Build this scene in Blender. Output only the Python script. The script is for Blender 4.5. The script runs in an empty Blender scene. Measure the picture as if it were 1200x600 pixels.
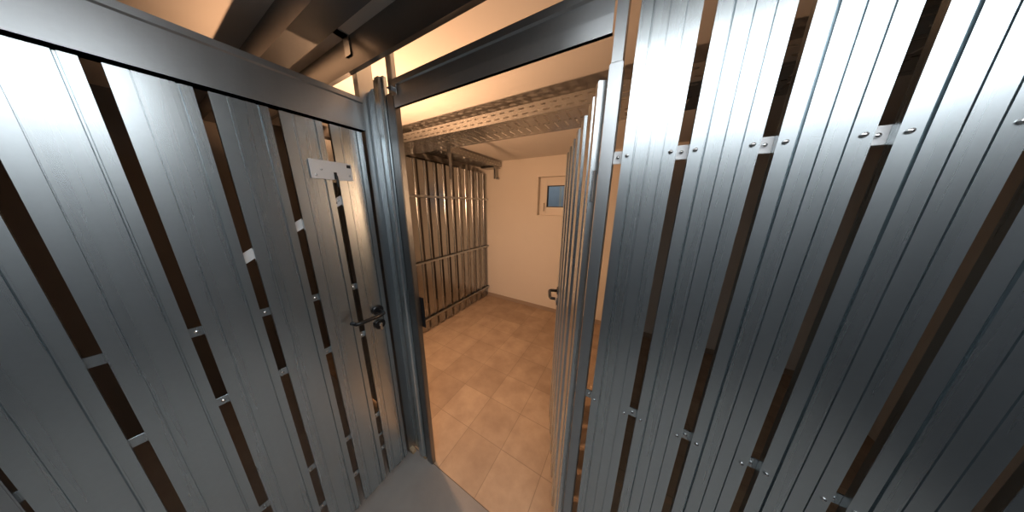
import bpy, bmesh, math, random
from mathutils import Matrix, Vector
random.seed(4)
S = bpy.context.scene
C = S.collection
PI = math.pi

# ------------------------------------------------------------------ camera
F_PX = 245.3
pitch, yaw, roll = math.radians(13.83), math.radians(29.38), math.radians(-0.747)
fwd = Vector((-math.sin(yaw)*math.cos(pitch), math.cos(yaw)*math.cos(pitch), -math.sin(pitch)))
rgt = Vector((math.cos(yaw), math.sin(yaw), 0))
dwn = fwd.cross(rgt)
r2 = math.cos(roll)*rgt + math.sin(roll)*dwn
d2 = -math.sin(roll)*rgt + math.cos(roll)*dwn
cam = bpy.data.cameras.new('camera')
co = bpy.data.objects.new('camera', cam)
C.objects.link(co)
up, bk = -d2, -fwd
co.matrix_world = Matrix(((r2.x, up.x, bk.x, 0), (r2.y, up.y, bk.y, 0), (r2.z, up.z, bk.z, 1.6), (0, 0, 0, 1)))
cam.sensor_width = 36
cam.lens = F_PX*36/1200
cam.clip_start = 0.02
S.camera = co

# ------------------------------------------------------------------ view, world and lights
S.view_settings.view_transform = 'Standard'
S.view_settings.look = 'None'
S.view_settings.exposure = 0.0
S.view_settings.gamma = 1.0
S.view_settings.use_curve_mapping = False
W = bpy.data.worlds.new('world')
S.world = W
W.use_nodes = True
W.node_tree.nodes['Background'].inputs[0].default_value = (0.70, 0.80, 0.88, 1)
W.node_tree.nodes['Background'].inputs[1].default_value = 1.0

BULB_W = 51.0          # warm bulb in the storage room
BULB_COL = (1.0, 0.55, 0.295)
TUBE_RAD = 4.4        # cool strip light of the corridor
TUBE_COL = (0.93, 0.97, 1.0)

# ------------------------------------------------------------------ materials
def new_mat(name):
    m = bpy.data.materials.new(name)
    m.use_nodes = True
    nt = m.node_tree
    return m, nt, nt.nodes['Principled BSDF']

def N(nt, t, **kw):
    n = nt.nodes.new(t)
    for k, v in kw.items():
        if k in n.inputs.keys():
            n.inputs[k].default_value = v
        else:
            setattr(n, k, v)
    return n

def plain(name, col, rough=0.6, metal=0.0, noise=0.06, scale=6.0, bump=0.0, spec=0.5):
    m, nt, b = new_mat(name)
    b.inputs['Roughness'].default_value = rough
    b.inputs['Metallic'].default_value = metal
    b.inputs['Specular IOR Level'].default_value = spec
    tc = N(nt, 'ShaderNodeTexCoord')
    nz = N(nt, 'ShaderNodeTexNoise', Scale=scale, Detail=5.0)
    nt.links.new(tc.outputs['Object'], nz.inputs['Vector'])
    mx = N(nt, 'ShaderNodeMix', data_type='RGBA')
    mx.inputs[6].default_value = tuple(max(0, c*(1-noise)) for c in col) + (1,)
    mx.inputs[7].default_value = tuple(min(1, c*(1+noise)) for c in col) + (1,)
    nt.links.new(nz.outputs['Fac'], mx.inputs[0])
    nt.links.new(mx.outputs[2], b.inputs['Base Color'])
    if bump:
        bp = N(nt, 'ShaderNodeBump', Strength=bump, Distance=0.002)
        n2 = N(nt, 'ShaderNodeTexNoise', Scale=scale*14, Detail=4.0)
        nt.links.new(tc.outputs['Object'], n2.inputs['Vector'])
        nt.links.new(n2.outputs['Fac'], bp.inputs['Height'])
        nt.links.new(bp.outputs['Normal'], b.inputs['Normal'])
    return m

def galvanized(name, col, rough, streak=0.05, metal=1.0, aniso=0.6):
    """rolled zinc sheet: faint vertical rolling streaks, small spangle"""
    m, nt, b = new_mat(name)
    b.inputs['Metallic'].default_value = metal
    if aniso:
        b.inputs['Anisotropic'].default_value = aniso
        tg = N(nt, 'ShaderNodeCombineXYZ')          # rolled lengthwise: every sheet stands upright
        tg.inputs[2].default_value = 1.0
        nt.links.new(tg.outputs[0], b.inputs['Tangent'])
    tc = N(nt, 'ShaderNodeTexCoord')
    mp = N(nt, 'ShaderNodeMapping')
    mp.inputs['Scale'].default_value = (30, 30, 0.6)
    nt.links.new(tc.outputs['Object'], mp.inputs['Vector'])
    st = N(nt, 'ShaderNodeTexNoise', Scale=1.0, Detail=4.0)
    nt.links.new(mp.outputs['Vector'], st.inputs['Vector'])
    sp = N(nt, 'ShaderNodeTexVoronoi', Scale=95.0)
    nt.links.new(tc.outputs['Object'], sp.inputs['Vector'])
    mx = N(nt, 'ShaderNodeMix', data_type='RGBA')
    mx.inputs[6].default_value = tuple(c*(1-streak) for c in col) + (1,)
    mx.inputs[7].default_value = tuple(min(1, c*(1+streak)) for c in col) + (1,)
    add = N(nt, 'ShaderNodeMath', operation='MULTIPLY_ADD')
    sep = N(nt, 'ShaderNodeSeparateColor')
    nt.links.new(sp.outputs['Color'], sep.inputs[0])
    nt.links.new(sep.outputs[0], add.inputs[0])
    add.inputs[1].default_value = 0.25
    nt.links.new(st.outputs['Fac'], add.inputs[2])
    nt.links.new(add.outputs[0], mx.inputs[0])
    nt.links.new(mx.outputs[2], b.inputs['Base Color'])
    mr = N(nt, 'ShaderNodeMapRange')
    mr.inputs[3].default_value = rough - 0.02
    mr.inputs[4].default_value = rough + 0.02
    nt.links.new(st.outputs['Fac'], mr.inputs[0])
    nt.links.new(mr.outputs[0], b.inputs['Roughness'])
    return m

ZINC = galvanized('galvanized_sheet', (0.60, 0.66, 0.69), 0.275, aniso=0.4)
ZINC_DULL = galvanized('galvanized_profile', (0.48, 0.51, 0.53), 0.34, aniso=0.5)
ZINC_TRAY = plain('galvanized_tray', (0.40, 0.40, 0.39), 0.27, 1.0, 0.12, 14.0)
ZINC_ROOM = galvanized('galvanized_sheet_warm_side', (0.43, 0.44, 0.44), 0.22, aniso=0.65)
ZINC_GLARE = plain('zinc_glare', (0.88, 0.89, 0.90), 0.45, 0.10, 0.04)  # glare on zinc put into a near-white, barely metallic base colour
STEEL_BEAM = galvanized('grey_steel_beam', (0.27, 0.27, 0.27), 0.36, aniso=0.0)
BLACK = plain('black_plastic', (0.012, 0.012, 0.013), 0.28, 0, 0.1)
CHROME = plain('bright_steel', (0.8, 0.8, 0.8), 0.2, 1.0, 0.03)
DARKHOLE = plain('dark_slot', (0.01, 0.01, 0.01), 0.8)
PLASTER = plain('painted_plaster', (0.86, 0.80, 0.72), 0.85, 0, 0.02, 3.0, 0.15, 0.2)
CEIL = plain('ceiling_paint', (0.76, 0.72, 0.67), 0.9, 0, 0.02, 2.0, 0.12, 0.2)
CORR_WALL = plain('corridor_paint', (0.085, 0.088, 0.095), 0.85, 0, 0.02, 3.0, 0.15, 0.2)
BARE_WALL = plain('bare_concrete', (0.16, 0.145, 0.13), 0.9, 0, 0.15, 5.0, 0.2, 0.2)
SKIRT = plain('tile_skirting', (0.42, 0.33, 0.26), 0.5, 0, 0.08, 9.0)
FRAME_W = plain('white_window_paint', (0.82, 0.76, 0.68), 0.4, 0, 0.02)
RUBBER = plain('window_gasket', (0.03, 0.03, 0.03), 0.6)
TAN = plain('tan_wood_block', (0.50, 0.36, 0.22), 0.7, 0, 0.15, 30.0)
BAKELITE = plain('lamp_holder_plastic', (0.75, 0.72, 0.66), 0.5)
WELL = plain('light_well_render', (0.55, 0.60, 0.66), 0.9, 0, 0.08, 8.0)

def tile_mat():
    m, nt, b = new_mat('floor_tiles')
    tc = N(nt, 'ShaderNodeTexCoord')
    mp = N(nt, 'ShaderNodeMapping')
    mp.inputs['Location'].default_value = (0.567, -0.893, 0)
    nt.links.new(tc.outputs['Object'], mp.inputs['Vector'])
    br = N(nt, 'ShaderNodeTexBrick', offset=0.0, squash=1.0)
    br.inputs['Scale'].default_value = 1.0
    br.inputs['Brick Width'].default_value = 0.284
    br.inputs['Row Height'].default_value = 0.281
    br.inputs['Mortar Size'].default_value = 0.0022
    br.inputs['Mortar Smooth'].default_value = 0.3
    br.inputs['Bias'].default_value = 0.0
    br.inputs['Color1'].default_value = (0.51, 0.39, 0.28, 1)
    br.inputs['Color2'].default_value = (0.42, 0.315, 0.225, 1)
    br.inputs['Mortar'].default_value = (0.31, 0.24, 0.175, 1)
    nt.links.new(mp.outputs['Vector'], br.inputs['Vector'])
    nz = N(nt, 'ShaderNodeTexNoise', Scale=5.5, Detail=7.0, Roughness=0.6)
    nt.links.new(tc.outputs['Object'], nz.inputs['Vector'])
    rp = N(nt, 'ShaderNodeValToRGB')
    rp.color_ramp.elements[0].position = 0.30
    rp.color_ramp.elements[0].color = (0.78, 0.74, 0.72, 1)
    rp.color_ramp.elements[1].position = 0.72
    rp.color_ramp.elements[1].color = (1.12, 1.10, 1.06, 1)
    nt.links.new(nz.outputs['Fac'], rp.inputs[0])
    mx = N(nt, 'ShaderNodeMix', data_type='RGBA', blend_type='MULTIPLY')
    mx.inputs[0].default_value = 1.0
    nt.links.new(br.outputs['Color'], mx.inputs[6])
    nt.links.new(rp.outputs[0], mx.inputs[7])
    nt.links.new(mx.outputs[2], b.inputs['Base Color'])
    b.inputs['Roughness'].default_value = 0.5
    b.inputs['Specular IOR Level'].default_value = 0.3
    bp = N(nt, 'ShaderNodeBump', Strength=0.35, Distance=0.002, invert=True)
    nt.links.new(br.outputs['Fac'], bp.inputs['Height'])
    nt.links.new(bp.outputs['Normal'], b.inputs['Normal'])
    return m
TILES = tile_mat()
CONCRETE = plain('corridor_concrete', (0.30, 0.285, 0.27), 0.75, 0, 0.22, 7.0, 0.25, 0.3)

def glass_mat():
    m, nt, b = new_mat('window_glass')
    b.inputs['Base Color'].default_value = (0.9, 0.95, 1, 1)
    b.inputs['Transmission Weight'].default_value = 1.0
    b.inputs['Roughness'].default_value = 0.0
    b.inputs['IOR'].default_value = 1.1
    return m
GLASS = glass_mat()

def emit_mat(name, col, strength):
    m, nt, b = new_mat(name)
    b.inputs['Base Color'].default_value = (0.9, 0.9, 0.9, 1)
    b.inputs['Emission Color'].default_value = col + (1,)
    b.inputs['Emission Strength'].default_value = strength
    return m

# ------------------------------------------------------------------ mesh helpers
class MB:
    def __init__(self):
        self.v, self.f = [], []
    def add(self, vs, fs):
        o = len(self.v)
        self.v += [tuple(p) for p in vs]
        self.f += [tuple(i+o for i in q) for q in fs]
        return self
    def box(self, x0, x1, y0, y1, z0, z1, M=None):
        vs = [Vector((x, y, z)) for z in (z0, z1) for y in (y0, y1) for x in (x0, x1)]
        if M is not None:
            vs = [M @ p for p in vs]
        return self.add(vs, [(0, 2, 3, 1), (4, 5, 7, 6), (0, 1, 5, 4), (2, 6, 7, 3), (0, 4, 6, 2), (1, 3, 7, 5)])
    def prism(self, prof, axis, a, b):
        """closed 2-D outline (u, v) pushed along an axis: x: (y,z)  y: (x,z)  z: (x,y)"""
        n = len(prof)
        def P(u, v, t):
            return {'x': (t, u, v), 'y': (u, t, v), 'z': (u, v, t)}[axis]
        vs = [P(u, v, a) for u, v in prof] + [P(u, v, b) for u, v in prof]
        fs = [(i, (i+1) % n, n+(i+1) % n, n+i) for i in range(n)]
        fs += [tuple(range(n))[::-1], tuple(range(n, 2*n))]
        return self.add(vs, fs)
    def tube(self, pts, r, seg=12, caps=True):
        pts = [Vector(p) for p in pts]
        rs = r if isinstance(r, (list, tuple)) else [r]*len(pts)
        rings, prev = [], None
        for i, p in enumerate(pts):
            d = (pts[min(i+1, len(pts)-1)] - pts[max(i-1, 0)]).normalized()
            a = prev if prev is not None else (Vector((0, 0, 1)) if abs(d.z) < 0.9 else Vector((1, 0, 0)))
            u = (a - d*a.dot(d)).normalized()
            prev = u
            w = d.cross(u)
            rings.append([p + rs[i]*(math.cos(2*PI*k/seg)*u + math.sin(2*PI*k/seg)*w) for k in range(seg)])
        vs = [q for ring in rings for q in ring]
        fs = [(i*seg+k, i*seg+(k+1) % seg, (i+1)*seg+(k+1) % seg, (i+1)*seg+k) for i in range(len(pts)-1) for k in range(seg)]
        if caps:
            fs += [tuple(range(seg))[::-1], tuple((len(pts)-1)*seg+k for k in range(seg))]
        return self.add(vs, fs)
    def lathe(self, prof, M=None, seg=24):
        """prof: (radius, height) turned round z"""
        vs, fs = [], []
        for r, h in prof:
            for k in range(seg):
                p = Vector((r*math.cos(2*PI*k/seg), r*math.sin(2*PI*k/seg), h))
                vs.append(M @ p if M is not None else p)
        for i in range(len(prof)-1):
            for k in range(seg):
                fs.append((i*seg+k, i*seg+(k+1) % seg, (i+1)*seg+(k+1) % seg, (i+1)*seg+k))
        fs += [tuple(range(seg))[::-1], tuple((len(prof)-1)*seg+k for k in range(seg))]
        return self.add(vs, fs)
    def mesh(self, name, mat, smooth=False, bevel=0.0):
        me = bpy.data.meshes.new(name)
        me.from_pydata(self.v, [], self.f)
        bm = bmesh.new()
        bm.from_mesh(me)
        bmesh.ops.recalc_face_normals(bm, faces=bm.faces)
        if bevel:
            es = [e for e in bm.edges if len(e.link_faces) == 2 and e.calc_face_angle(0) > 0.5]
            bmesh.ops.bevel(bm, geom=es, offset=bevel, segments=2, affect='EDGES', clamp_overlap=True)
        bm.to_mesh(me)
        bm.free()
        if smooth:
            for p in me.polygons:
                p.use_smooth = True
        me.materials.append(mat)
        return me

def obj(name, me, parent=None, loc=(0, 0, 0), rz=0.0, label=None):
    o = bpy.data.objects.new(name, me)
    C.objects.link(o)
    o.location = loc
    o.rotation_euler = (0, 0, rz)
    if parent:
        o.parent = parent
    if label:
        o['label'] = label
    return o

def tag(o, label, cat, group=None):
    o['kind'] = 'thing'
    o['label'] = label
    o['category'] = cat
    if group:
        o['group'] = group
    return o

def thing(name, label, cat, loc=(0, 0, 0), rz=0.0, group=None):
    o = obj(name, None, None, loc, rz)
    return tag(o, label, cat, group)

def struct(name, me, parent=None):
    o = obj(name, me, parent)
    if parent is None:
        o['kind'] = 'structure'
    return o

def sbox(name, mat, *b):
    return struct(name, MB().box(*b).mesh(name, mat))

# ------------------------------------------------------------------ room shell
CEIL_Z = 2.23
BACK_Y = 2.86
sbox('floor_room', TILES, -2.75, 1.70, 0.612, BACK_Y, -0.10, 0.0)
sbox('floor_corridor', CONCRETE, -2.75, 1.70, -1.25, 0.610, -0.10, 0.0)
sbox('ceiling', CEIL, -2.9, 1.9, -1.4, BACK_Y+0.3, CEIL_Z, CEIL_Z+0.12)
sbox('wall_left', BARE_WALL, -2.95, -2.75, -1.4, BACK_Y+0.25, -0.1, CEIL_Z)
sbox('wall_right', PLASTER, 1.70, 1.90, 0.61, BACK_Y+0.25, -0.1, CEIL_Z)
sbox('wall_side', CORR_WALL, 1.70, 1.90, -1.4, 0.61, -0.1, CEIL_Z)
sbox('wall_front', CORR_WALL, -2.75, 1.70, -1.40, -1.25, -0.1, CEIL_Z)
WX0, WX1, WZ0, WZ1 = -1.205, -0.42, 1.455, 1.975
wb = MB()
wb.box(-2.75, WX0, BACK_Y, BACK_Y+0.25, -0.1, CEIL_Z)
wb.box(WX1, 1.70, BACK_Y, BACK_Y+0.25, -0.1, CEIL_Z)
wb.box(WX0, WX1, BACK_Y, BACK_Y+0.25, -0.1, WZ0)
wb.box(WX0, WX1, BACK_Y, BACK_Y+0.25, WZ1, CEIL_Z)
struct('wall_back', wb.mesh('wall_back', PLASTER))
sbox('baseboard_back', SKIRT, -2.75, 1.70, BACK_Y-0.010, BACK_Y-0.0005, 0.0, 0.062)

# window in the back wall
def ring(x0, x1, z0, z1, w, y0, y1):
    m = MB()
    m.box(x0, x0+w, y0, y1, z0, z1)
    m.box(x1-w, x1, y0, y1, z0, z1)
    m.box(x0+w, x1-w, y0, y1, z0, z0+w)
    m.box(x0+w, x1-w, y0, y1, z1-w, z1)
    return m
fy = BACK_Y + 0.075
win = struct('window_1', ring(WX0, WX1, WZ0, WZ1, 0.042, fy, fy+0.07).mesh('window_1', FRAME_W, bevel=0.003))
obj('sash', ring(WX0+0.036, WX1-0.036, WZ0+0.036, WZ1-0.036, 0.078, fy-0.018, fy+0.05).mesh('sash', FRAME_W, bevel=0.005), win)
obj('gasket', ring(WX0+0.112, WX1-0.112, WZ0+0.112, WZ1-0.112, 0.012, fy-0.012, fy+0.03).mesh('gasket', RUBBER), win)
obj('pane', MB().box(WX0+0.115, WX1-0.115, fy+0.012, fy+0.018, WZ0+0.115, WZ1-0.115).mesh('pane', GLASS), win)
hb = MB().box(WX0+0.072, WX0+0.094, fy-0.026, fy-0.018, 1.575, 1.635)
hb.tube([(WX0+0.083, fy-0.026, 1.62), (WX0+0.083, fy-0.05, 1.618), (WX0+0.083, fy-0.055, 1.60), (WX0+0.083, fy-0.055, 1.51)], 0.0075)
obj('window_handle', hb.mesh('window_handle', FRAME_W), win)
# light well outside the window
lw = MB()
lw.box(-1.9, 0.4, BACK_Y+0.85, BACK_Y+0.95, 0.9, 2.15)
lw.box(-1.9, 0.4, BACK_Y+0.25, BACK_Y+0.95, 0.8, 0.9)
lw.box(-2.0, -1.9, BACK_Y+0.25, BACK_Y+0.95, 0.8, 2.15)
lw.box(0.4, 0.5, BACK_Y+0.25, BACK_Y+0.95, 0.8, 2.15)
bars = MB()
for k in range(9):
    x = -1.8 + k*0.24
    bars.box(x, x+0.035, BACK_Y+0.60, BACK_Y+0.63, 0.9, 2.12)
well = struct('trim_1', lw.mesh('trim_1', WELL))
obj('guard_bars', bars.mesh('guard_bars', FRAME_W), well)

# ------------------------------------------------------------------ sheet-steel slats
def slat_mesh(w, z0, z1, grooves=((0.26, 0.004, 0.0045), (0.52, 0.002, 0.002), (0.78, 0.002, 0.002)), lip=0.014, mat=None, hat=None, bead=None):
    """pressed slat: flat facets parted by pressed grooves (place, width, depth), edges folded back;
    hat = (g0, g1, rise): raised middle between two edge flats instead of grooves"""
    line = [(0.0, lip), (0.0, 0.0)]
    if bead:
        g, r = bead
        line += [(0.20*w, 0), (0.20*w+0.002, 0.003), (g*w-r-0.004, 0.003), (g*w-r-0.002, 0.0)]
        line += [(g*w-r*math.cos(q*PI/16), -r*math.sin(q*PI/16)) for q in range(17)]
    elif hat:
        g0, g1, r = hat
        line += [(g0*w-0.0015, 0), (g0*w+0.0015, -r), (g1*w-0.0015, -r), (g1*w+0.0015, 0)]
    else:
        for g, gw, gd in grooves:
            line += [(g*w-gw/2, 0), (g*w-gw*0.25, gd), (g*w+gw*0.25, gd), (g*w+gw/2, 0)]
    line += [(w, 0.0), (w, lip)]
    t = 0.0008
    ps = [Vector(p) for p in line]
    back = []
    for i, p in enumerate(ps):
        d0 = (p - ps[i-1]).normalized() if i else (ps[1]-p).normalized()
        d1 = (ps[i+1]-p).normalized() if i < len(ps)-1 else d0
        n0, n1 = Vector((-d0.y, d0.x)), Vector((-d1.y, d1.x))
        nn = (n0+n1)
        nn = nn/max(nn.length_squared/2, 0.4)
        back.append(p + t*nn)
    n = len(ps)
    vs = [(p.x, p.y, z) for z in (z0, z1) for p in ps] + [(p.x, p.y, z) for z in (z0, z1) for p in back]
    F, Bk = 0, 2*n
    fs = []
    for i in range(n-1):
        fs.append((F+i, F+i+1, F+n+i+1, F+n+i))
        fs.append((Bk+i+1, Bk+i, Bk+n+i, Bk+n+i+1))
        fs.append((F+i+1, F+i, Bk+i, Bk+i+1))
        fs.append((F+n+i, F+n+i+1, Bk+n+i+1, Bk+n+i))
    fs.append((F, F+n, Bk+n, Bk))
    fs.append((F+n-1, Bk+n-1, Bk+2*n-1, F+2*n-1))
    return MB().add(vs, fs).mesh('slat', mat or ZINC)

def screw_mesh(r=0.0045):
    return MB().lathe([(0.0006, 0.0045), (r*0.45, 0.004), (r*0.8, 0.003), (r, 0.0)][::-1], Matrix.Rotation(PI/2, 4, 'X'), 10).mesh('screw', CHROME)
SCREW = screw_mesh()

def strap(parent, x0, x1, z, h=0.028, y=0.0145, t=0.003, mat=None, holes=(), name='strap'):
    s = obj(name, MB().box(x0, x1, y, y+t, z-h/2, z+h/2).mesh(name, mat or ZINC, bevel=0.0006), parent)
    for hx in holes:
        obj('screw', SCREW, s, (hx, y-0.0002, z))
    return s

# lever handle set: local x along the door, y = out of the face (negative is towards the viewer)
def lever(parent, x, z, sx, side=-1, y0=-0.005):
    rot = Matrix.Translation((x, y0, z)) @ Matrix.Rotation(PI/2*(1 if side < 0 else -1), 4, 'X')
    rose = obj('rosette', MB().lathe([(0.026, 0), (0.026, 0.006), (0.023, 0.009), (0.010, 0.010)], rot, 28).mesh('rosette', BLACK), parent)
    y = y0 + side*0.008
    pts = [(x, y, z), (x, y+side*0.036, z), (x+sx*0.004, y+side*0.046, z), (x+sx*0.014, y+side*0.050, z-0.001),
           (x+sx*0.05, y+side*0.050, z-0.002), (x+sx*0.105, y+side*0.049, z-0.002), (x+sx*0.120, y+side*0.044, z-0.001), (x+sx*0.128, y+side*0.018, z)]
    obj('lever_handle', MB().tube(pts, [0.010, 0.010, 0.0102, 0.010, 0.0095, 0.009, 0.009, 0.0085], 14).mesh('lever_handle', BLACK, smooth=True), parent, label='black curved lever handle')
    zc = z - 0.078
    rot2 = Matrix.Translation((x, y0, zc)) @ Matrix.Rotation(PI/2*(1 if side < 0 else -1), 4, 'X')
    cr = obj('cylinder_rosette', MB().lathe([(0.026, 0), (0.026, 0.006), (0.023, 0.009), (0.010, 0.009)], rot2, 28).mesh('cylinder_rosette', BLACK), parent)
    k = MB().lathe([(0.0085, 0.006), (0.0085, 0.0125), (0.006, 0.0135)], rot2, 16)
    ys = sorted((y0+side*0.012, y0+side*0.0128))
    k.box(x-0.006, x+0.006, ys[0], ys[1], zc-0.030, zc-0.007)
    obj('lock_cylinder', k.mesh('lock_cylinder', CHROME), cr)

# ------------------------------------------------------------------ partition of the room on the left (faces +X)
LX = -2.09
t = thing('slatted_partition', 'slatted steel partition along the left side of the tiled room, ending at the back wall', 'partition', (LX, 0, 0), PI/2)
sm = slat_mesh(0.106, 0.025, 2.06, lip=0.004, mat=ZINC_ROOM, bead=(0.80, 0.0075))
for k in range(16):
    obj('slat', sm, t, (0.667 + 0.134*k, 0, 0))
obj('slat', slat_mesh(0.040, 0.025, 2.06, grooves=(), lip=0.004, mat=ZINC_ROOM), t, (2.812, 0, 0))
for z in (1.675, 0.918, 0.185):
    r = obj('rail', MB().box(0.64, 2.857, -0.030, -0.006, z-0.012, z+0.012).mesh('rail', ZINC_DULL, bevel=0.002), t)

# panel added behind the closed door to keep lamp light off the left neighbour
t = thing('slatted_partition', 'slatted steel panel added behind the closed left door to block the lamp light', 'partition', (0, 0.66, 0), 0)
sm = slat_mesh(0.113, 0.025, 1.72)
for k in range(8):
    obj('slat', sm, t, (-2.045 + 0.1135*k, 0, 0))
strap(t, -2.04, -1.14, 1.6); strap(t, -2.04, -1.14, 0.3)

# partition on the right of the room, edge-on to the viewer
t = thing('slatted_partition', 'slatted steel partition behind the wide right slats, running back to the wall', 'partition', (0.005, 0, 0), PI/2)
sm = slat_mesh(0.120, 0.025, 2.06)
for k in range(17):
    obj('slat', sm, t, (0.675 + 0.1275*k, 0, 0))
strap(t, 0.675, 2.84, 1.6); strap(t, 0.675, 2.84, 0.3)

# ------------------------------------------------------------------ corner: studs, narrow slat, jamb (plane Y ~ 0.62)
t = thing('corner_post', 'galvanized corner post of nested profiles between the closed left door and the open doorway', 'post', (-1.0, 0.62, 0))
def cprofile(x0, x1, y0, y1, z0, z1, w=0.002, open_to='y1'):
    m = MB()
    if open_to == 'y1':
        m.box(x0, x1, y0, y0+w, z0, z1); m.box(x0, x0+w, y0+w, y1, z0, z1); m.box(x1-w, x1, y0+w, y1, z0, z1)
        m.box(x0+w, x0+0.012, y1-w, y1, z0, z1); m.box(x1-0.012, x1-w, y1-w, y1, z0, z1)
    return m
obj('stud', cprofile(-0.118, -0.082, -0.045, 0.02, 0.0, CEIL_Z).mesh('stud', ZINC_DULL), t)
obj('slat', slat_mesh(0.080, 0.03, 2.075, hat=(0.3, 0.62, 0.006)), t, (-0.084, -0.004, 0))
obj('slat', slat_mesh(0.070, 0.03, 2.095, hat=(0.30, 0.72, 0.008)), t, (-0.013, -0.021, 0))
obj('jamb', MB().box(0.058, 0.107, -0.018, 0.010, 0.0, 2.03).mesh('jamb', STEEL_BEAM, bevel=0.003), t)
obj('stud_extension', MB().box(0.070, 0.103, -0.012, 0.008, 2.03, CEIL_Z).mesh('stud_extension', ZINC_DULL, bevel=0.002), t)
sp = MB().box(0.104, 0.132, 0.0102, 0.0135, 0.965, 1.135)
obj('strike_plate', sp.mesh('strike_plate', BLACK, bevel=0.0008), t, label='black strike plate on the door jamb')
for k, (x, y) in enumerate(((-1.075, 0.590), (-0.985, 0.612))):
    wdg = MB().prism([(-0.028, 0), (0.028, 0), (0.024, 0.022), (-0.02, 0.030)], 'y', -0.012, 0.012)
    tag(obj('packing_block', wdg.mesh('packing_block', TAN, bevel=0.002), None, (x, y, 0.0)),
        ('small tan packing block on the floor at the left of the corner post foot', 'small tan packing block on the floor under the middle of the corner post')[k], 'block', 'packing blocks at the corner post')

# ------------------------------------------------------------------ closed door on the left (plane X = -1.07, faces +X)
DX = -1.07
t = thing('storage_door', 'closed galvanized slatted door on the left with a curved black lever handle', 'door', (DX, 0, 0), PI/2)
sm = slat_mesh(0.1135, 0.022, 1.895, grooves=((0.27, 0.0025, 0.003), (0.80, 0.0055, 0.007)))
ys = [0.441 - 0.137*k for k in range(6)]
for y in ys:
    obj('slat', sm, t, (y, 0, 0))
stile = MB()
obj('stile', MB().box(ys[-1]-0.034, ys[-1]-0.006, -0.002, 0.03, 0.022, 1.895).mesh('stile', ZINC_DULL, bevel=0.002), t)
for z in (1.22, 0.968, 0.465, 0.225):
    s = strap(t, ys[-1]-0.02, 0.552, z, holes=[y-0.012 for y in ys[:4]])
strap(t, 0.36, 0.50, 0.322, h=0.02, name='strap', y=0.018)
br = MB().box(-0.30, 0.20, 0.019, 0.022, -0.015, 0.015, Matrix.Translation((0.36, 0, 1.555)) @ Matrix.Rotation(math.radians(-33), 4, 'Y'))
b_o = obj('brace', br.mesh('brace', ZINC_GLARE), t)
for dx in (0.0, 0.022):
    obj('screw', SCREW, b_o, (0.424+dx*0.4, 0.0185, 1.597+dx*0.5))
pl = obj('latch_plate', MB().box(0.352, 0.490, -0.0085, -0.0060, 1.687, 1.756).mesh('latch_plate', ZINC_GLARE, bevel=0.0008), t, label='zinc plate across a slat gap, glare put into its colour')
obj('slot', MB().box(0.472, 0.486, -0.0092, -0.0080, 1.738, 1.750).mesh('slot', DARKHOLE), pl)
obj('slot', MB().box(0.424, 0.434, -0.0092, -0.0080, 1.688, 1.716).mesh('slot', DARKHOLE), pl)
for hx, hz in ((0.385, 1.722), (0.478, 1.708), (0.366, 1.70)):
    obj('screw', SCREW, pl, (hx, -0.0088, hz))
obj('latch_hook', MB().tube([(0.429, -0.009, 1.71), (0.429, -0.017, 1.70), (0.428, -0.017, 1.66)], 0.0035, 8).mesh('latch_hook', BLACK), pl)
lever(t, 0.508, 1.070, -1)

# rail over the closed door, with its end stud and the strip of partition further left
t = thing('door_header', 'galvanized channel rail above the closed left door', 'rail', (DX, 0, 0), PI/2)
hp = [(-0.004, 1.905), (0.045, 1.905), (0.045, 1.908), (-0.001, 1.908), (-0.001, 2.026), (0.045, 2.026), (0.045, 2.029), (-0.010, 2.029), (-0.010, 2.012), (-0.004, 2.008)]
obj('channel', MB().prism(hp, 'x', -1.2, 0.572).mesh('channel', ZINC_DULL), t)
t = thing('door_post', 'galvanized stud at the hinge side of the closed left door', 'post', (DX, -0.31, 0), PI/2)
obj('stud', MB().box(-0.022, 0.022, -0.006, 0.05, 0, 1.900).mesh('stud', ZINC_DULL, bevel=0.003), t)
t = thing('slatted_partition', 'slatted steel partition left of the closed left door', 'partition', (DX, 0, 0), PI/2)
for k in range(5):
    obj('slat', sm, t, (-0.462 - 0.137*k, 0, 0))
strap(t, -1.02, -0.345, 1.70); strap(t, -1.02, -0.345, 0.968); strap(t, -1.02, -0.345, 0.225)

# ------------------------------------------------------------------ doorway header and ceiling beams (along X)
t = thing('door_header', 'galvanized channel header spanning the open doorway', 'rail', (0, 0, 0))
hp = [(0.605, 1.9745), (0.616, 1.9745), (0.616, 1.978), (0.609, 1.978), (0.606, 2.010), (0.606, 2.064), (0.640, 2.064), (0.640, 2.068), (0.598, 2.068), (0.598, 2.050), (0.603, 2.046), (0.603, 2.010)]
obj('channel', MB().prism(hp, 'x', -0.892, -0.092).mesh('channel', ZINC_DULL), t)
obj('corner_clip', MB().box(-0.890, -0.860, 0.594, 0.597, 2.010, 2.046).box(-0.890, -0.862, 0.575, 0.597, 2.030, 2.033).mesh('corner_clip', CHROME), t)

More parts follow.
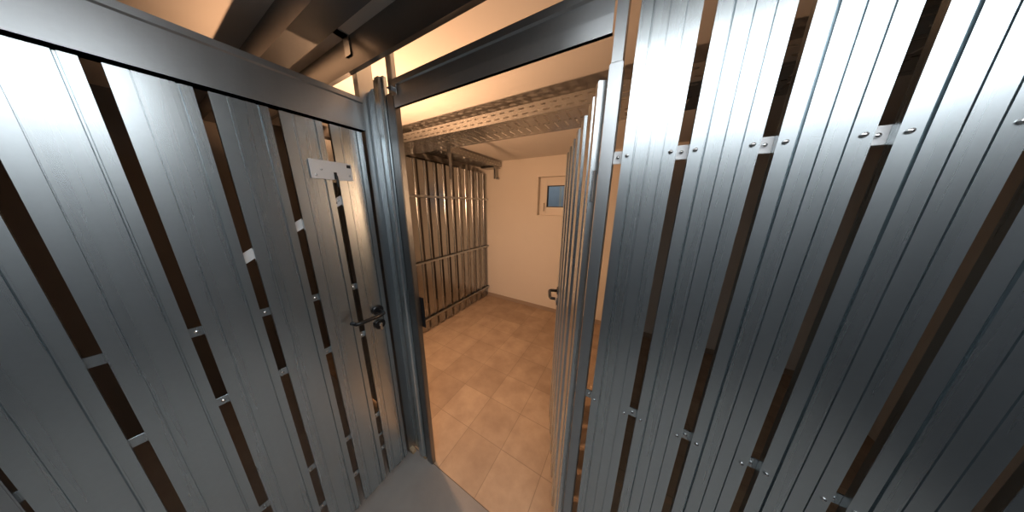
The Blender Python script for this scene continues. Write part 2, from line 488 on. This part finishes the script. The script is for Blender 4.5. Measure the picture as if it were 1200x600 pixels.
def beam_mesh(y0, y1, z0, z1, x0, x1):
    w, l = 0.003, 0.015
    hp = [(y0, z0), (y1, z0), (y1, z0+l), (y1-w, z0+l), (y1-w, z0+w), (y0+w, z0+w), (y0+w, z1-w), (y1-w, z1-w), (y1-w, z1-l), (y1, z1-l), (y1, z1), (y0, z1)]
    return MB().prism(hp, 'x', x0, x1).mesh('ceiling_beam', STEEL_BEAM)
tag(obj('ceiling_beam', beam_mesh(0.548, 0.566, 2.118, CEIL_Z, -2.7, 1.68)), 'dark steel beam under the ceiling directly above the doorway header', 'beam')
tag(obj('ceiling_beam', beam_mesh(0.36, 0.44, 2.142, CEIL_Z, -2.7, 1.68)), 'dark steel beam under the ceiling at the upper left corner, nearest the viewer', 'beam')
tag(obj('hanger_bracket', MB().box(-1.085, -1.045, 0.441, 0.5475, CEIL_Z-0.004, CEIL_Z-0.0005).box(-1.085, -1.045, 0.5425, 0.5475, 2.165, CEIL_Z-0.004).mesh('hanger_bracket', ZINC_DULL)),
    'small galvanized bracket joining the two dark ceiling beams', 'bracket')

# ------------------------------------------------------------------ right door post (telescoping) and right partition
t = thing('door_post', 'galvanized telescoping post on the right of the doorway', 'post', (-0.0755, 0.60, 0))
obj('sleeve', MB().box(-0.0145, 0.0145, 0.0, 0.05, 0.0, 1.914).mesh('sleeve', ZINC_DULL, bevel=0.002), t)
obj('upper_stud', MB().box(-0.0115, 0.0115, 0.003, 0.047, 1.914, CEIL_Z).mesh('upper_stud', ZINC_DULL, bevel=0.0015), t)

t = thing('slatted_partition', 'wide galvanized slatted partition on the right of the doorway, reflecting light at its top', 'partition', (0, 0.60, 0))
sm = slat_mesh(0.1045, 0.02, 2.215, grooves=((0.23, 0.0045, 0.008), (0.50, 0.0024, 0.005), (0.76, 0.0024, 0.005)))
xs = [-0.040 + 0.1255*k for k in range(12)]
for x in xs:
    obj('slat', sm, t, (x, 0, 0))
for z in (1.715, 1.000, 0.30):
    strap(t, -0.060, 1.44, z, h=0.029, mat=ZINC_GLARE if z > 1.5 else ZINC, holes=[-0.050] + [v for x in xs for v in (x+0.0935+0.021,)][:11])  # top strap takes the glare-white zinc, lower straps the plain sheet
    for x in xs:
        obj('screw', SCREW, t, (x+0.010, -0.0004, z))
        obj('screw', SCREW, t, (x+0.094, -0.0004, z))

# ------------------------------------------------------------------ open door
ang = math.radians(111.2)
t = thing('storage_door', 'galvanized slatted door standing open into the tiled room, seen nearly edge-on', 'door', (-0.104, 0.622, 0), ang)
sm = slat_mesh(0.100, 0.022, 1.885, hat=(0.2, 0.8, 0.009), lip=0.012)
obj('hinge_stile', MB().box(0.0, 0.030, -0.010, 0.010, 0.012, 1.895).mesh('hinge_stile', ZINC, bevel=0.0015), t)
for k in range(6):
    obj('slat', sm, t, (0.138 + 0.124*k, 0, 0), PI)
obj('stile', MB().box(0.758, 0.778, -0.026, 0.002, 0.022, 1.895).mesh('stile', ZINC_DULL, bevel=0.002), t)
for z in (1.70, 0.968, 0.465):
    obj('strap', MB().box(0.012, 0.765, -0.0185, -0.0155, z-0.014, z+0.014).mesh('strap', ZINC_GLARE), t)
lever(t, 0.715, 1.045, -1, side=1, y0=0.005)
for z in (0.3, 1.65):
    obj('hinge', MB().tube([(0.004, 0.0, z-0.04), (0.004, 0.0, z+0.04)], 0.007).box(0.004, 0.03, -0.003, 0.0, z-0.04, z+0.04).mesh('hinge', CHROME), t)

# ------------------------------------------------------------------ cable trays with real perforations
def perf(mb, fn, ulen, us, vlen, vs):
    """sheet with rectangular holes; fn(u, v) -> point.  us / vs: hole intervals along u and v rows [(v0, v1, offset)]"""
    for (v0, v1, holes) in vs:
        if not holes:
            mb.add([fn(0, v0), fn(ulen, v0), fn(ulen, v1), fn(0, v1)], [(0, 1, 2, 3)])
            continue
        u = 0.0
        for (a, b) in holes:
            if a > u:
                mb.add([fn(u, v0), fn(a, v0), fn(a, v1), fn(u, v1)], [(0, 1, 2, 3)])
            u = b
        if u < ulen:
            mb.add([fn(u, v0), fn(ulen, v0), fn(ulen, v1), fn(u, v1)], [(0, 1, 2, 3)])

def slots(ulen, pitch, length, off):
    r, u = [], off
    while u + length < ulen - 0.01:
        r.append((u, u+length))
        u += pitch
    return r

def sheet_obj(name, mb, parent, mat):
    me = mb.mesh(name, mat)
    bm = bmesh.new(); bm.from_mesh(me)
    bmesh.ops.remove_doubles(bm, verts=bm.verts, dist=1e-5)
    bm.to_mesh(me); bm.free()
    o = obj(name, me, parent)
    s = o.modifiers.new('thickness', 'SOLIDIFY')
    s.thickness = 0.0013
    s.offset = 0
    return o

def tray(t, L, wid, h):
    """local: x along, y across 0..wid, z up 0..h"""
    for nm, y in (('side_flange', 0.0), ('side_flange', wid)):
        m = MB()
        s1 = slots(L, 0.062, 0.034, 0.02)
        s2 = slots(L, 0.062, 0.034, 0.046)
        perf(m, lambda u, v, y=y: (u, y, v), L, None, h, [(0, 0.014, None), (0.014, 0.0205, s2), (0.0205, h-0.021, None), (h-0.021, h-0.0145, s1), (h-0.0145, h, None)])
        sg = 1 if y == 0 else -1
        m.add([(0, y, h), (L, y, h), (L, y+sg*0.009, h), (0, y+sg*0.009, h)], [(0, 1, 2, 3)])
        m.add([(0, y+sg*0.009, h), (L, y+sg*0.009, h), (L, y+sg*0.009, h-0.006), (0, y+sg*0.009, h-0.006)], [(0, 1, 2, 3)])
        sheet_obj(nm, m, t, ZINC_TRAY)
    m = MB()
    rows = [(0, 0.022, None), (0.022, 0.029, slots(L, 0.062, 0.034, 0.03)), (0.029, 0.048, None),
            (0.048, 0.124, slots(L, 0.062, 0.011, 0.03)), (0.124, 0.138, None), (0.138, 0.146, slots(L, 0.031, 0.016, 0.02)), (0.146, 0.158, None),
            (0.158, 0.234, slots(L, 0.062, 0.011, 0.05)), (0.234, 0.258, None), (0.258, 0.266, slots(L, 0.062, 0.034, 0.03)), (0.266, wid, None)]
    perf(m, lambda u, v: (u, v, 0), L, None, wid, rows)
    sheet_obj('tray_bottom', m, t, ZINC_TRAY)

t = thing('cable_tray', 'long perforated cable tray crossing the room under the ceiling in front of the window wall', 'cable tray', (-2.20, 1.17, 2.07))
tray(t, 3.85, 0.30, 0.062)
hg = MB().box(0.795, 0.836, 0.205, 0.209, -0.09, 0.0).box(0.795, 0.799, 0.205, 0.245, -0.09, 0.0).box(0.812, 0.838, 0.200, 0.204, -0.27, -0.07).box(0.812, 0.815, 0.200, 0.235, -0.27, -0.07)
hg.box(0.790, 0.842, 0.17, 0.25, -0.006, -0.001)
obj('hanger', hg.mesh('hanger', ZINC_TRAY), t)
hg = MB().box(0.36, 0.385, 0.10, 0.104, -0.13, 0.0).box(0.36, 0.363, 0.10, 0.13, -0.13, 0.0).box(0.34, 0.40, 0.08, 0.14, -0.005, -0.001)
obj('hanger', hg.mesh('hanger', ZINC_TRAY), t)
for x in (0.46, 1.9, 3.4):
    obj('threaded_rod', MB().tube([(x, 0.15, 0.0), (x, 0.15, 0.158)], 0.004, 8).tube([(x, 0.15, 0.001), (x, 0.15, 0.009)], 0.009, 6).mesh('threaded_rod', CHROME), t)
t = thing('cable_tray', 'shorter cable tray running back to the wall above the left slatted partition', 'cable tray', (-1.80, 1.19, 2.138), PI/2)
tray(t, 1.64, 0.30, 0.07)
wbk = MB().box(1.555, 1.575, 0.045, 0.075, -0.17, -0.001).box(1.61, 1.666, 0.045, 0.075, -0.17, -0.14).box(1.575, 1.61, 0.055, 0.065, -0.165, -0.02)
wbk.box(1.50, 1.666, 0.03, 0.27, -0.020, -0.002)
obj('wall_bracket', wbk.mesh('wall_bracket', ZINC_TRAY), t)

# ------------------------------------------------------------------ lamps
LP = Vector((-1.32, 0.740, 1.62))
t = thing('bulkhead_lamp', 'round warm bulkhead lamp fixed to the partition behind the corner post', 'lamp', (LP.x, 0.678, LP.z))
TR = Matrix.Rotation(-PI/2, 4, 'X')
obj('lamp_base', MB().lathe([(0.048, 0.0), (0.050, 0.004), (0.050, 0.016), (0.046, 0.020), (0.010, 0.020)], TR, 32).mesh('lamp_base', BAKELITE), t)
obj('lamp_glass', MB().lathe([(0.044, 0.0205), (0.043, 0.028), (0.036, 0.036), (0.022, 0.042), (0.002, 0.044)], TR, 32).mesh('lamp_glass', emit_mat('bulb_glow', BULB_COL, 4.0), smooth=True), t)
L = bpy.data.lights.new('bulb_light', 'POINT')
L.energy = BULB_W
L.color = BULB_COL
L.shadow_soft_size = 0.03
lo = bpy.data.objects.new('bulb_light', L)
C.objects.link(lo)
lo.location = LP + Vector((0, 0.006, 0))

t = thing('panel_light', 'white opal box light hung just below the corridor ceiling', 'lamp', (0.48, -0.32, CEIL_Z))
for x in (-0.45, 0.45):
    obj('stem', MB().tube([(x, 0, -0.0005), (x, 0, -0.075)], 0.012, 12).mesh('stem', FRAME_W), t)
obj('housing', MB().box(-0.76, 0.76, -0.47, 0.47, -0.080, -0.075).mesh('housing', FRAME_W), t)
obj('diffuser', MB().box(-0.75, 0.75, -0.46, 0.46, -0.125, -0.081).mesh('diffuser', emit_mat('panel_glow', TUBE_COL, TUBE_RAD), bevel=0.012), t)
